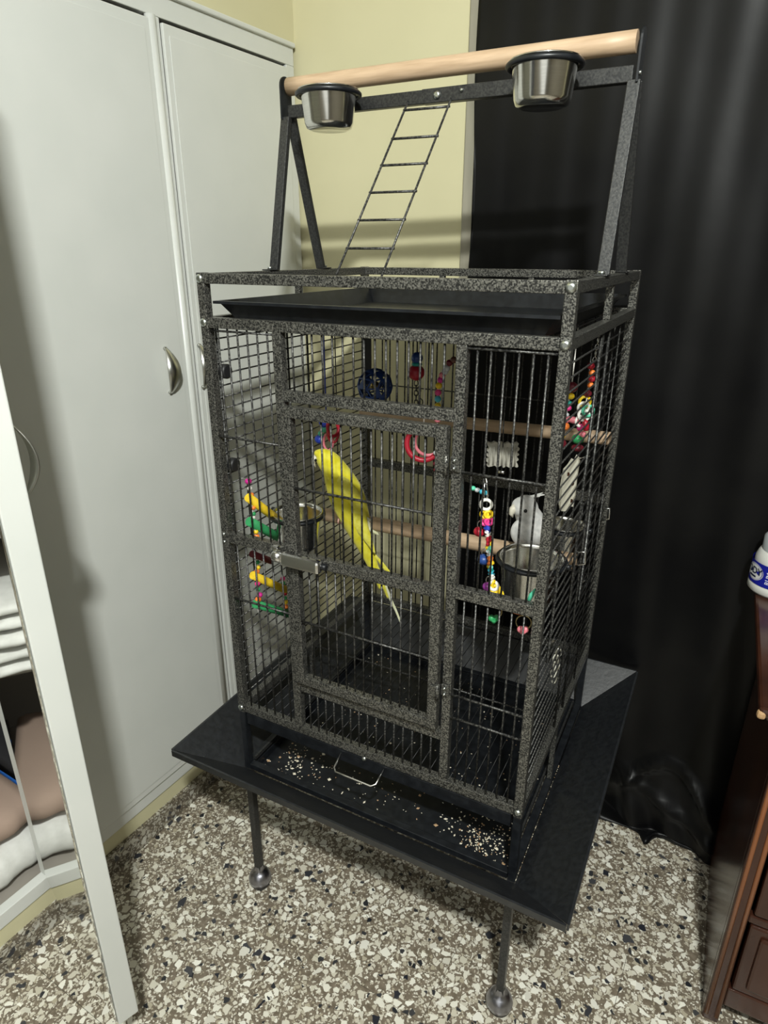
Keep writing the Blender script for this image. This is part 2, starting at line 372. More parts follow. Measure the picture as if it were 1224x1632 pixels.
# ---------------------------------------------------------------- curtain
def curtain():
    b = MB(); b.smooth = True
    x0, x1 = .160, 2.1; NX, NZ = 230, 110
    rnd = random.Random(4); ph = [rnd.uniform(0, 6.28) for _ in range(8)]
    def sm(a, c, t): t = max(0, min(1, (t-a)/(c-a))); return t*t*(3-2*t)
    def Y(x, z):
        free = sm(.70, .95, x)
        low = 1-sm(.0, 1.5, z)
        f = .004+.015*free*(.35+.65*low)
        xs = x-.10*(1.6-z)*free*.6
        y = YB-.010-.004*(1-free)-.022*free
        y -= f*(.5+.5*math.sin(xs*38+ph[0]+.8*math.sin(z*1.1+ph[1])))*(.35+.65*low)
        y -= .35*f*(.5+.5*math.sin(xs*83+ph[2]+1.2*math.sin(z*1.7)))
        # soft wrinkles across the pulled cloth
        y -= .0022*math.sin(z*9+2*math.sin(x*7+ph[3])+ph[4])*math.sin(x*11+z*4+ph[5])
        g = sm(.64, .72, x)
        s = 1-sm(.0, .27, z)
        y -= g*s*(.050+.012*math.sin(x*26+1.0)+.01*math.sin(x*61+z*24))
        y -= g*.024*math.exp(-((z-.14-.07*math.sin((x-.72)*17))/.015)**2)
        y -= g*.018*math.exp(-((z-.055-.35*(.93-x))/.012)**2)*(1 if x < .98 else 0)
        pr_ = sm(.93, 1.02, x); y = y*(1-pr_)+(YB-.010)*pr_
        return min(y, YB-.004)
    for j in range(NZ+1):
        t = j/NZ; z = 2.5*(1-t)**1.25+.004
        for i in range(NX+1):
            x = x0+(x1-x0)*(i/NX)**1.1
            xo = x+(.004*math.sin(z*5.2)+.003*math.sin(z*13) if i == 0 else 0)
            b.v.append((xo, Y(x, z), z))
    # the hem that lies on the floor
    HEM = [(.64,.660),(.66,.634),(.70,.640),(.74,.643),(.765,.640),(.788,.603),(.805,.648),(.83,.655),(.87,.650),(.925,.654),(.96,.690),(1.0,.715),(2.2,.715)]
    def hem(x):
        if x < .64: return YB-.02
        for (a, p), (c, q) in zip(HEM, HEM[1:]):
            if a <= x <= c: return p+(q-p)*(x-a)/(c-a)
        return .715
    NH = 5
    for k in range(1, NH+1):
        for i in range(NX+1):
            x = x0+(x1-x0)*(i/NX)**1.1
            ya = Y(x, .004); yh = min(hem(x), ya-.001)
            q = k/NH
            b.v.append((x, ya+(yh-ya)*q, .004+.010*math.sin(PI*q)*(.5+.5*math.sin(x*30+2))*(1 if x > .64 else 0)+(.002 if k < NH else 0)))
    for j in range(NZ+NH):
        for i in range(NX):
            a = j*(NX+1)+i; b.quad(a, a+1, a+NX+2, a+NX+1)
    o = obj('curtain', b, satin, base=(1.0, YB-.03, 0), label='long glossy black satin curtain hanging behind the cage and trailing on the floor', cat='curtain')
    md = o.modifiers.new('thick', 'SOLIDIFY'); md.thickness = .0012; md.offset = 1
curtain()

# ---------------------------------------------------------------- dresser
ds = thing('dresser', (.964, .237, 0), 'dark cherry wood dresser with panelled drawers at the right edge', 'dresser')
dx0, dx1, dy0, dy1, dt = .964, 1.72, .237, .655, .752
b = MB().box(dx0, dx0+.02, dy0+.02, dy1, .0, dt).box(dx1-.02, dx1, dy0+.02, dy1, .0, dt).box(dx0+.02, dx1-.02, dy1-.01, dy1, .06, dt).box(dx0+.02, dx1-.02, dy0+.02, dy1-.01, .08, .10)
obj('carcass', b, cher, ds, bevel=.001)
fr = MB()
fr.box(dx0, dx0+.030, dy0, dy0+.021, 0, dt, .004).box(dx1-.03, dx1, dy0, dy0+.021, 0, dt, .004)
fr.box(dx0+.03, dx1-.03, dy0+.003, dy0+.021, .055, .105, .003)
for z in (.29, .475, .655): fr.box(dx0+.03, dx1-.03, dy0+.004, dy0+.021, z, z+.018, .003)
fr.box(dx0+.03, dx1-.03, dy0+.003, dy0+.021, .735, dt, .003)
obj('front_frame', fr, cher, ds)
fb = MB()
for x in (dx0+.006, dx0+.024): fb.tube([(x, dy0-.001, .02), (x, dy0-.001, dt-.004)], .004, 8)
obj('corner_moulding', fb, mat('worn_cherry_edge', (.20,.075,.03), .3), ds, label='worn orange-brown bead along the front corner')
tp = MB().box(dx0-.044, dx1+.03, dy0-.041, dy1+.022, dt+.011, dt+.028, .006).box(dx0-.030, dx1+.03, dy0-.028, dy1, dt, dt+.011, .003)
obj('top', tp, cher, ds)
obj('pale_corner', MB().box(dx0-.0455, dx0-.032, dy0-.0425, dy0-.030, dt+.008, dt+.0235, .005), mat('pale_tan', (.45,.28,.14), .6), ds, label='chipped corner of bare pale wood')  # paler tan block at the front left corner of the top
for (z0, z1) in ((.108,.288),(.311,.472),(.496,.652),(.676,.732)):
    d = obj('drawer', MB().box(dx0+.036, dx1-.036, dy0+.002, dy0+.02, z0+.002, z1-.002, .004), cher, ds)
    obj('drawer_panel', MB().box(dx0+.056, dx1-.056, dy0-.005, dy0+.004, z0+.02, z1-.02, .005), cher, d)
    kb = MB()
    for x in (dx0+.2, dx1-.2): kb.tube([(x, dy0-.005, (z0+z1)/2), (x, dy0-.014, (z0+z1)/2), (x, dy0-.024, (z0+z1)/2)], [.005,.005,.012], 12)
    obj('knob', kb, mat('old_brass', (.35,.24,.1), .3, 1.0), d)

ds.matrix_world = ds.matrix_world @ Matrix.Rotation(math.radians(3.7), 4, 'Z')
# ---------------------------------------------------------------- jar on the dresser
JC = (.931, .642, .7805)
jar = thing('jar', JC, 'white plastic jar with blue label and grey lid on the dresser top', 'jar')
R0 = .053
obj('body', MB().lathe(JC, [(0,0),(R0-.006,0),(R0,.006),(R0,.020),(R0-.003,.024),(R0-.0035,.068),(R0-.004,.076),(R0-.009,.090),(R0-.013,.093),(0,.093)], 40), mat('jar_white', (.62,.62,.58), .35), jar)
obj('lid', MB().lathe(JC, [(R0-.012,.093),(R0-.012,.120),(R0-.018,.128),(0,.129)], 40), mat('lid_grey', (.40,.43,.44), .45), jar, label='grey screw lid')
def cyl_patch(name, m, a0, a1, z0, z1, r, n=24, shape=None, parent=jar):
    b = MB(); b.smooth = True
    if shape is None:
        for i in range(n+1):
            an = a0+(a1-a0)*i/n
            for z in (z0, z1): b.v.append((JC[0]+r*math.cos(an), JC[1]+r*math.sin(an), JC[2]+z))
        for i in range(n): b.quad(2*i, 2*i+2, 2*i+3, 2*i+1)
    else:
        ac, zc = (a0+a1)/2, (z0+z1)/2; b.v.append((JC[0]+r*math.cos(ac), JC[1]+r*math.sin(ac), JC[2]+zc))
        for i in range(n):
            t = 2*PI*i/n; an = ac+(a1-a0)/2*math.cos(t); z = zc+(z1-z0)/2*math.sin(t)
            b.v.append((JC[0]+r*math.cos(an), JC[1]+r*math.sin(an), JC[2]+z))
        for i in range(n): b.quad(0, 1+i, 1+(i+1)%n)
    return obj(name, b, m, parent)
lab = cyl_patch('label', mat('label_blue', (.008,.012,.26), .35), 0, 2*PI, .0225, .070, R0+.0003, 48)
ca = math.radians(212)
cyl_patch('emblem', mat('emblem_grey', (.42,.42,.52), .4), ca-.46, ca+.46, .029, .066, R0+.0007, 28, 1, lab)
cyl_patch('emblem', mat('emblem_white', (.66,.67,.66), .4), ca-.40, ca+.40, .032, .063, R0+.0011, 28, 1, lab)
def jar_text(txt, size, a_c, zc, r, m, vertical=False):
    cu = bpy.data.curves.new('lettering', 'FONT'); cu.body = txt; cu.size = size; cu.align_x = 'CENTER'; cu.align_y = 'CENTER'; cu.offset = size*.02
    t = bpy.data.objects.new('lettering', cu); COL.objects.link(t)
    dg = bpy.context.evaluated_depsgraph_get(); me = bpy.data.meshes.new_from_object(t.evaluated_get(dg))
    bpy.data.objects.remove(t)
    b = MB()
    for v in me.vertices:
        x, y = (v.co.x, v.co.y) if not vertical else (-v.co.y, v.co.x)
        an = a_c+x/r
        b.v.append((JC[0]+r*math.cos(an), JC[1]+r*math.sin(an), JC[2]+zc+y))
    for p in me.polygons: b.quad(*p.vertices)
    return obj('lettering', b, m, lab)
jar_text('DDY', .020, ca+.02, .050, R0+.0015, mat('ink_navy', (.01,.015,.05), .5))
jar_text('RUM', .013, ca+.66, .044, R0+.0010, mat('ink_white', (.6,.6,.75), .5), True)
cyl_patch('emblem', mat('ink_navy', (0,0,0)), ca-.22, ca+.16, .036, .040, R0+.0015, 8, None, lab)

# ================================================================ CAGE  (cage frame: x along the front, y to the back)
W, D = .606, .564
zT, zT2, zM, zB, zS = 1.402, 1.332, .936, .539, .382
cg = thing('bird_cage', (W/2, D/2, 0), 'tall black hammered-steel bird cage on casters with play stand and flared seed guard', 'bird cage', cage=True)
h = .008
def tube_x(b, x0, x1, y, z, hy=.016, hz=.018): return b.box(x0, x1, y, y+hy, z-hz/2, z+hz/2)
# corner posts
for (px, py) in ((0,0),(W,0),(0,D-.016),(W,D-.016)):
    obj('corner_post', MB().box(px-h, px+h, py, py+.016, zB-.012, zT+.009, .0015), hammer, cg)
    obj('base_post', MB().box(px-h+.0005, px+h-.0005, py+.0005, py+.0155, zS-.01, zB-.012, .0015), blackp, cg)
    b = MB(); yo = -.001 if py == 0 else py-.001
    lg = obj('leg', MB().box(px-.0075, px+.0075, py+.0005, py+.0155, .052, zS-.01), smooth_steel, cg)
# casters
def caster(px, py):
    c = obj('caster', MB().lathe((px, py, 0), [(.0085,.068),(.0100,.060),(.0105,.054),(.017,.050),(.0235,.042),(.0272,.031),(.0268,.0235),(.0255,.0230),(.0250,.030),(.018,.042),(0,.046)], 28), mat('dark_chrome', (.38,.38,.42), .30, 1.0), cg, label='chrome ball caster')
    wv = MB(); wv.ball((px+.002, py-.002, .0236), .0235, 20, 12)
    obj('wheel', wv, rubber, c, label='black caster wheel')
for (px, py) in ((0,.008),(W,.008),(0,D-.008),(W,D-.008)): caster(px, py)
# horizontal rails
R = []
def rail(x0, x1, y0, y1, z0, z1, name='rail'): return obj(name, MB().box(x0, x1, y0, y1, z0, z1, .0012), blackp if z1 < .40 else (smooth_steel if z0 > 1.6 else hammer), cg)
for z, hz in ((zT, .016), (zT2, .017), (zB, .018), (zS, .014)):
    for y in (0, D-.016):
        rail(h, W-h, y+.0005, y+.0155, z-hz/2, z+hz/2)
    for x in (0, W):
        rail(x-h+.0005, x+h-.0005, .016, D-.016, z-hz/2, z+hz/2)
# upper gallery struts and lower side struts
for (x, y) in ((-.006,.277),(W-.006,.277)): rail(x, x+.012, y, y+.012, zT2+.0085, zT-.008, 'strut')
for x in (.198, .40): rail(x-.006, x+.006, D-.014, D-.002, zT2+.0085, zT-.008, 'strut')
for x in (-.005, W-.005): rail(x, x+.010, .265, .277, zS+.007, zB-.009, 'strut')
# front stiles and rails
rail(.139, .156, .0005, .0155, zB+.009, zT2-.0085, 'stile'); rail(.456, .472, .0005, .0155, zB+.009, zT2-.0085, 'stile')
rail(.156, .456, .0005, .0155, 1.213, 1.231); rail(.156, .456, .0005, .0155, .636, .654)
rail(h, .139, .0005, .0155, zM-.010, zM+.010); rail(.472, W-h, .0005, .0155, zM-.010, zM+.010)
rail(h, W-h, D-.0155, D-.0005, .925, .946)      # back mid rail
# bolts
def bolts(pts, par, r=.0062):
    s = None
    for (x, y, z, ax) in pts:
        b = MB()
        if ax == 'y': b.tube([(x, y, z), (x, y-.002, z), (x, y-.0042, z)], [r, r, r*.45], 12)
        else:
            sg = 1 if x > .3 else -1
            b.tube([(x, y, z), (x+sg*.002, y, z), (x+sg*.0042, y, z)], [r, r, r*.45], 12)
        obj('bolt', b, bolt_m, par, label='bright zinc bolt head')
bolts([(0,0,zT,'y'),(W,0,zT,'y'),(0,0,zT2,'y'),(W,0,zT2,'y'),(0,0,zB,'y'),(W,0,zB,'y')], cg, .0070)
bolts([(0,0,zM+.008,'y'),(0,0,zM-.008,'y')], cg, .003)
# vertical wires
SP = .0205
wr = .0017
def vwire(x, y, z0, z1, par=cg, name='vertical_wire', r=wr):
    return obj(name, MB().bar((x,y,z0), (x,y,z1), r, 6), wirem, par)
def repeat_wire(x_list, y, z0, z1, par=cg):
    s = vwire(x_list[0], y, z0, z1, par); rep(s, [(x-x_list[0],0,0) for x in x_list[1:]])
xs_left = [.0235+SP*i for i in range(6)]
xs_right = [.486+.0197*i for i in range(6)]
repeat_wire(xs_left, .006, zB+.009, zM-.010); repeat_wire(xs_left, .006, zM+.010, zT2-.0085)
repeat_wire(xs_right, .006, zB+.009, zM-.010); repeat_wire(xs_right, .006, zM+.010, zT2-.0085)
xs_mid = [.156+.0187*(i+1) for i in range(15)]
repeat_wire(xs_mid, .006, zB+.009, .636); repeat_wire(xs_mid, .006, 1.231, zT2-.0085)
xs_back = [h+SP*(i+1)-.003 for i in range(28)]
repeat_wire(xs_back, D-.006, zB+.009, .925); repeat_wire(xs_back, D-.006, .946, zT2-.0085)
# cross wires front / back
def xwire(x0, x1, y, z, par=cg, r=.0022): return obj('cross_wire', MB().bar((x0,y,z), (x1,y,z), r, 6), wirem, par)
for (a, c, z) in ((.008,.139,1.136),(.472,W-h,1.139),(.472,W-h,.739),(.008,.139,.806),(.472,W-h,.692)): xwire(a, c, .0025, z)
for z in (1.138, .744): xwire(h, W-h, D-.0025, z, r=.0016)
for (a, c) in ((.008,.139),(.472,W-h)): xwire(a, c, .005, zT2-.013, r=.002)
# side wires (horizontal) with a few uprights
zs = [zB+.009+SP*(i+1)-.004 for i in range(38)]
for x in (0, W):
    s = obj('side_wire', MB().bar((x,.016,zs[0]), (x,D-.016,zs[0]), .0015, 6), wirem, cg)
    rep(s, [(0,0,z-zs[0]) for z in zs[1:] if z < zT2-.01])
    for y in (.238, .309): vwire(x+(.0028 if x > .3 else -.0028), y, zB+.009, zT2-.0085, r=.0024)
    vwire(x+(.0028 if x > .3 else -.0028), .030, zB+.009, zT2-.0085, r=.0018)
    vwire(x+(.0028 if x > .3 else -.0028), .42, zB+.009, zT2-.0085, r=.0014)
# roof wires and floor grate wires
s = obj('roof_wire', MB().bar((.018,.016,zT2), (.018,D-.016,zT2), .0017, 6), wirem, cg); rep(s, [(SP*i,0,0) for i in range(1, 28)])
s = obj('grate_wire', MB().bar((.018,.016,zB-.004), (.018,D-.016,zB-.004), .0008, 5), rubber, cg); rep(s, [(SP*i,0,0) for i in range(1, 28)])
obj('grate_crossbar', MB().bar((h,.28,zB-.007), (W-h,.28,zB-.007), .0022, 6), wirem, cg)
# feeder door frames on the sides (chrome catches)
for x, sg in ((W, 1), (0, -1)):
    for (y0, y1) in ((.085,.225),(.325,.465)):
        if x == 0 and y0 > .3: continue
        fd = MB(); X = x+sg*.0055
        fd.tube([(X,y0,.80),(X,y1,.80),(X,y1,1.02),(X,y0,1.02)], .0021, 6, closed=True)
        f = obj('feeder_door', fd, wirem, cg, label='small wire feeder door on the cage side')
        c = MB(); c.tube([(X+sg*.002,y1+.002,.945),(X+sg*.016,y1+.004,.948),(X+sg*.018,y1+.004,.925),(X+sg*.002,y1+.003,.918)], .002, 6)
        obj('catch', c, chrome, f, label='small chrome catch')
        obj('pin', MB().bar((X+sg*.003,y0,.84), (X+sg*.006,y0+.03,.832), .002, 6), chrome, f, label='small chrome pin')
# main door
dy = -.013
door = obj('door', (MB().box(.158,.176,dy,dy+.016,.666,1.208,.0015).box(.434,.452,dy,dy+.016,.666,1.208,.0015)
           .box(.176,.434,dy,dy+.016,1.190,1.208,.0015).box(.176,.434,dy,dy+.016,.666,.684,.0015).box(.176,.434,dy,dy+.016,zM-.010,zM+.010,.0015)), hammer, cg, label='hinged front door of the cage')
xd = [.176+.0184*(i+1) for i in range(13)]
repeat_wire(xd, dy+.008, .684, zM-.010, door); repeat_wire(xd, dy+.008, zM+.010, 1.190, door)
for z in (1.068, .806): xwire(.176, .434, dy+.004, z, door)
for z in (1.152, .748):
    b = MB().box(.436,.452,dy-.003,dy,z-.011,z+.011,.001).box(.456,.470,-.005,0,z-.011,z+.011,.001).bar((.453,dy-.001,z-.015), (.453,dy-.001,z+.015), .004, 8)
    hg = obj('hinge', b, hammer, door)
    bolts([(.463,-.005,z+.006,'y'),(.463,-.005,z-.006,'y')], cg, .0028)
# chrome latch
b = MB().box(.148,.232,dy-.018,dy-.001,zM-.013,zM+.012,.006)
lt = obj('latch', b, chrome, door, label='chrome slide latch')
b = MB().tube([(.130,dy-.004,zM+.002),(.140,dy-.012,zM+.003),(.152,dy-.012,zM+.001)], [.009,.012,.009], 12).box(.116,.134,-.012,0,zM-.008,zM+.012,.004)
obj('latch_keeper', b, chrome, lt)
b = MB().bar((.228,dy-.004,zM), (.240,dy-.004,zM-.002), .006, 8)
obj('latch_bolt', b, blackp, lt)
# drawer tray at the bottom of the cage
b = MB()
b.box(.012, W-.012, .002, .010, .502, .527, .001).box(.012, W-.012, .002, .026, .500, .503)
dw = obj('grate_drawer', b, blackp, cg, label='black front lip of the pull-out grate')
b = MB().tube([(.247,.001,.520),(.249,-.028,.506),(.255,-.033,.503),(.333,-.033,.503),(.341,-.028,.506),(.343,.001,.520)], .0021, 8)
obj('wire_handle', b, chrome, dw, label='thin chrome wire handle')
bolts([(.300,.002,.527,'y')], dw, .005)
# lower seed tray
b = MB().box(.014, W-.014, .012, D-.018, .366, .369).box(.014,.017,.012,D-.018,.369,.386).box(W-.017,W-.014,.012,D-.018,.369,.386)
b.box(.017,W-.017,.012,.015,.369,.386).box(.017,W-.017,D-.021,D-.018,.369,.386)
obj('seed_tray', b, blackp, cg, label='shallow black tray scattered with seed husks')
obj('tray_runner', MB().box(.009,.013,.017,D-.02,.389,.398), smooth_steel, cg); obj('tray_runner', MB().box(W-.013,W-.009,.017,D-.02,.389,.398), smooth_steel, cg)
# scattered husks
sb = MB(); rnd = random.Random(11)
def husk(x, y, z, r):
    n = len(sb.v); a = rnd.uniform(0, 6.28); e = rnd.uniform(.4, 1.0); ca2, sa2 = math.cos(a), math.sin(a)
    for (px, py, pz) in ((1,0,0),(-1,0,0),(0,e,0),(0,-e,0),(0,0,.5),(0,0,-.3)):
        sb.v.append((x+r*(px*ca2-py*sa2), y+r*(px*sa2+py*ca2), z+.3*r+r*pz))
    sb.mi = 0 if rnd.random() < .72 else 1
    for q in ((0,2,4),(2,1,4),(1,3,4),(3,0,4),(2,0,5),(1,2,5),(3,1,5),(0,3,5)): sb.quad(*[n+i for i in q])
for _ in range(620):
    u = rnd.random()
    if u < .36: x, y = rnd.gauss(W-.075, .035), abs(rnd.gauss(.045, .035))+.02
    elif u < .48: x, y = rnd.gauss(.095, .035), abs(rnd.gauss(.05, .03))+.02
    elif u < .62: x, y = rnd.uniform(.02, W-.02), rnd.uniform(.02, .13)
    else: x, y = rnd.uniform(.02, W-.02), rnd.uniform(.05, D-.03)
    if not (.02 < x < W-.02 and .018 < y < D-.025): continue
    husk(x, y, .3692, rnd.uniform(.0009, .0029)*(1.8 if rnd.random() < .1 else 1))
for _ in range(60):     # along the right hand edge of the base
    y = rnd.uniform(.005, .33); husk(W+.0075, y, zS-.0075+.0005, rnd.uniform(.0006, .0018))
obj('seed_husks', sb, [seedc, seedt], base=(W/2, D/2, .369), cage=True, label='cream and tan seed husks scattered over the black tray', cat='seeds', kind='stuff')

# flared seed guard
zo, fl_ = .452, .108
zi = zS-.010
def guard(p):
    """p: inner a, inner b, outer b, outer a ; thin folded sheet"""
    a, b_, c, d_ = [Vector(q) for q in p]
    nrm = (b_-a).cross(d_-a).normalized()*.0012
    if nrm.z < 0: nrm = -nrm
    m = MB(); m.poly_prism([a, b_, c, d_], nrm)
    # rolled down lip on the outer edge
    out = ((c-b_)+(d_-a)).normalized(); out.z = 0; out.normalize()
    lip = [c+nrm, d_+nrm, d_+nrm+out*.004, c+nrm+out*.004]
    m.poly_prism(lip, Vector((0,0,-.014)))
    return obj('seed_guard', m, guardm, cg, label='sloping black sheet of the flared seed guard')
e = .009
x0, x1, y0, y1 = -e, W+e, -.001, D+.001
G = fl_; g = .0012
guard([(x0,y0,zi),(x1,y0,zi),(x1+G-g,y0-G+.012,zo),(x0-G+g,y0-G+.012,zo)])
Gb = .098
guard([(x1,y1,zi),(x0,y1,zi),(x0-G+g,y1+Gb,zo),(x1+G-g,y1+Gb,zo)])
guard([(x0,y1,zi),(x0,y0,zi),(x0-G,y0-G+.012+g,zo),(x0-G,y1+Gb-g,zo)])
guard([(x1,y0,zi),(x1,y1,zi),(x1+G,y1+Gb-g,zo),(x1+G,y0-G+.012+g,zo)])

# play stand
zD, zC, yd = 1.720, 1.680, .275
for x, sg in ((0, -1), (W, 1)):
    for (yf, yt) in ((.206,.268),(.368,.284)):
        d = (yf-yt)
        b = MB()
        n = len(b.v)
        xa, xb = (x-.009, x+.009)
        for z, y in ((zT+.0085, yf), (zC-.008, yt)):
            b.v += [(xa,y-.005,z),(xb,y-.005,z),(xb,y+.005,z),(xa,y+.005,z)]
        for q in ((3,2,1,0),(4,5,6,7),(0,1,5,4),(1,2,6,5),(2,3,7,6),(3,0,4,7)): b.quad(*q)
        s2 = 1 if yf > yt else -1
        b.box(x-.010, x+.010, min(yf, yf+s2*.022)-.004, max(yf, yf+s2*.022)+.004, zT+.0082, zT+.0105)
        lgp = obj('stand_leg', b, smooth_steel, cg, bevel=.001)
        o2 = MB().tube([(x, yf+s2*.014, zT+.0105), (x, yf+s2*.014, zT+.0150)], .005, 10); obj('bolt', o2, bolt_m, lgp)
    X = x+sg*.0045
    b = MB(); n = 10
    out = [(X-.0015, yd-.0165, zC-.012), (X-.0015, yd+.0165, zC-.012), (X-.0015, yd+.0165, zD)]+[(X-.0015, yd+.0165*math.cos(PI*i/n), zD+.0165*math.sin(PI*i/n)) for i in range(1, n)]+[(X-.0015, yd-.0165, zD)]
    b.poly_prism(out, (.003,0,0))
    br = obj('end_bracket', b, blackp, cg, label='black round-topped end bracket of the play stand')
    o2 = MB(); o2.tube([(X, yd-.008, zC), (X+sg*.004, yd-.008, zC)], .003, 8); obj('bolt', o2, bolt_m, br)
rail(.003, .30, yd-.007, yd+.007, zC-.010, zC+.010, 'crossbar'); rail(.272, W-.003, yd-.0085, yd+.0085, zC-.0105, zC+.0105, 'crossbar')
bolts([(.300,yd-.0085,zC,'y')], cg, .0065); bolts([(.343,yd-.0085,zC+.003,'y')], cg, .003)
# perches
def perch(name, p0, p1, r, label, n=20):
    b = MB(); N = 14
    pts = [Vector(p0).lerp(Vector(p1), i/N) for i in range(N+1)]
    b.tube(pts, r, n)
    o = obj(name, b, woodm, base=p0, cage=True, label=label, cat='perch'); return o
perch('wooden_perch', (.0035, yd, zD), (W-.0035, yd, zD), .0145, 'thick pale wooden perch along the very top of the play stand')
perch('wooden_perch', (.004,.528,1.072), (W-.004,.528,1.080), .0140, 'pale wooden perch high in the cage near the back bars')
perch('wooden_perch', (.004,.322,.872), (W-.004,.285,.899), .0155, 'pale wooden perch across the middle of the cage where both birds sit')

# top tray
def top_tray():
    t = thing('play_top_tray', (W/2, D/2, zT2+.003), 'black flared tray lying on the cage roof under the play stand', 'tray', cage=True)
    b = MB(); z0, z1 = zT2+.0030, 1.3660
    o_, i_ = .013, .040
    def loop(ins, z): n = len(b.v); b.v.extend([(ins, ins, z), (W-ins, ins, z), (W-ins, D-ins, z), (ins, D-ins, z)]); return n
    L = [loop(i_, z0), loop(o_+.006, z1), loop(o_, z1), loop(o_, z1-.004)]
    for p, q in zip(L, L[1:]):
        for k in range(4): b.quad(p+k, p+(k+1)%4, q+(k+1)%4, q+k)
    b.quad(L[0]+3, L[0]+2, L[0]+1, L[0])
    o = obj('pan', b, blackp, t)
    md = o.modifiers.new('s', 'SOLIDIFY'); md.thickness = .0015; md.offset = 0
    hd = MB(); hd.ring((.40,.14,z0+.0045), .045, .0018, n=28, sc=.75)
    obj('ring_handle', hd, chrome, t, label='oval chrome wire ring lying in the tray')
top_tray()

# ladder
def ladder():
    TL, TR = Vector((.247,.262,1.669)), Vector((.325,.262,1.668))
    BL, BR = Vector((.2245,.060,1.405)), Vector((.3055,.060,1.405))
    eL, eR = TL+(BL-TL)*1.04, TR+(BR-TR)*1.04
    t = thing('wire_ladder', ((eL+eR)/2)[:], 'thin black wire ladder leaning from the play stand to the roof tray', 'ladder', cage=True)
    hook = Vector((0,.026,.018))
    for a, c in ((TL, eL), (TR, eR)):
        obj('side_rail', MB().tube([a+Vector((0,.006,.006)), a, a.lerp(c,.5), c], .0019, 6), wirem, t)
    for k in range(7):
        f = (.012+k*.0418)/.264
        if k == 0: f = .03
        p, q = TL.lerp(BL, f), TR.lerp(BR, f)
        obj('rung', MB().bar(p-Vector((.002,0,0)), q+Vector((.003,0,0)), .0021, 6), wirem, t)
ladder()

# steel bowls
def bowl(c, r, hh, label, ringside, group=None, band=None):
    t = thing('steel_bowl', (c[0], c[1], c[2]-hh), label, 'bowl', group, cage=True)
    rb = r*.86
    prof = [(0,.001),(rb-.010,.0),(rb-.003,.003),(rb,.010),(r*.97,hh-.004),(r,hh),(r+.003,hh+.0015),(r+.003,hh+.003),(r-.001,hh+.002),(r*.95,hh-.006),(rb-.004,.012),(rb-.012,.004),(0,.004)]
    obj('bowl_body', MB().lathe((c[0],c[1],c[2]-hh), prof, 40), steelm, t)
    b = MB().ring((c[0],c[1],c[2]-.004), r+.0045, .0040, n=36, k=8)
    ax = Vector(ringside)
    p = Vector((c[0],c[1],c[2]-.004))+ax*(r+.004); q = p+ax*.010
    b.bar(p[:], q[:], .005, 8)
    o = obj('holder_ring', b, blackp, t, label='black ring that holds the bowl')
    s = MB().ball((c[0]+.75*(r+.006)*(1 if ax.y else 0)-.3*(0 if ax.y else 1)*r, c[1]-.1*r if ax.y else c[1]-.9*r, c[2]-.012), .0045, 8, 6)
    return t
bowl((.127,.211,1.690), .0475, .056, 'small steel bowl on the left of the play stand bar', (0,1,0), 'steel bowls on the play stand')
bowl((.491,.209,1.693), .0475, .056, 'small steel bowl on the right of the play stand bar', (0,1,0), 'steel bowls on the play stand')
bowl((.0625,.152,.945), .050, .075, 'steel feeding bowl on the left wall inside the cage behind the latch', (-1,0,0), 'steel feeding bowls inside the cage')
bowl((.5415,.195,.932), .056, .085, 'large steel feeding bowl under the grey bird', (1,0,0), 'steel feeding bowls inside the cage')
bowl((.556,.395,.925), .040, .060, 'steel feeding bowl on the right wall behind the grey bird', (1,0,0), 'steel feeding bowls inside the cage')

# ================================================================ BIRDS
def catmull(P_, n):
    out = []
    for i in range(len(P_)-1):
        p0, p1, p2, p3 = P_[max(i-1,0)], P_[i], P_[i+1], P_[min(i+2, len(P_)-1)]
        for k in range(n):
            t = k/n
            out.append(tuple(.5*((2*b_)+(-a+c)*t+(2*a-5*b_+4*c-d)*t*t+(-a+3*b_-3*c+d)*t**3) for a, b_, c, d in zip(p0, p1, p2, p3)))
    out.append(tuple(P_[-1])); return out
def feather_mat(name, c1, c2, sc=60):
    return noise_mix(mat(name, c1, .75, 0, .2, Sheen_Weight=.2), c1, c2, sc, .35, .65, bump=.6)
yel = feather_mat('yellow_feathers', (.80,.70,.02), (.90,.82,.08))
yel2 = feather_mat('yellow_wing_feathers', (.82,.74,.06), (.92,.86,.16), 110)
pale = feather_mat('cream_feathers', (.80,.80,.50), (.88,.88,.66))
grf = feather_mat('silver_feathers', (.58,.58,.57), (.82,.81,.79), 90)
grf2 = feather_mat('pale_grey_feathers', (.68,.68,.66), (.84,.83,.80), 90)
pinkfoot = mat('bird_foot', (.62,.36,.30), .6); beakm = mat('bird_beak_red', (.55,.16,.08), .4); hornm = mat('horn_beak', (.72,.68,.56), .4)
eyem = mat('bird_eye', (.004,.004,.004), .08)
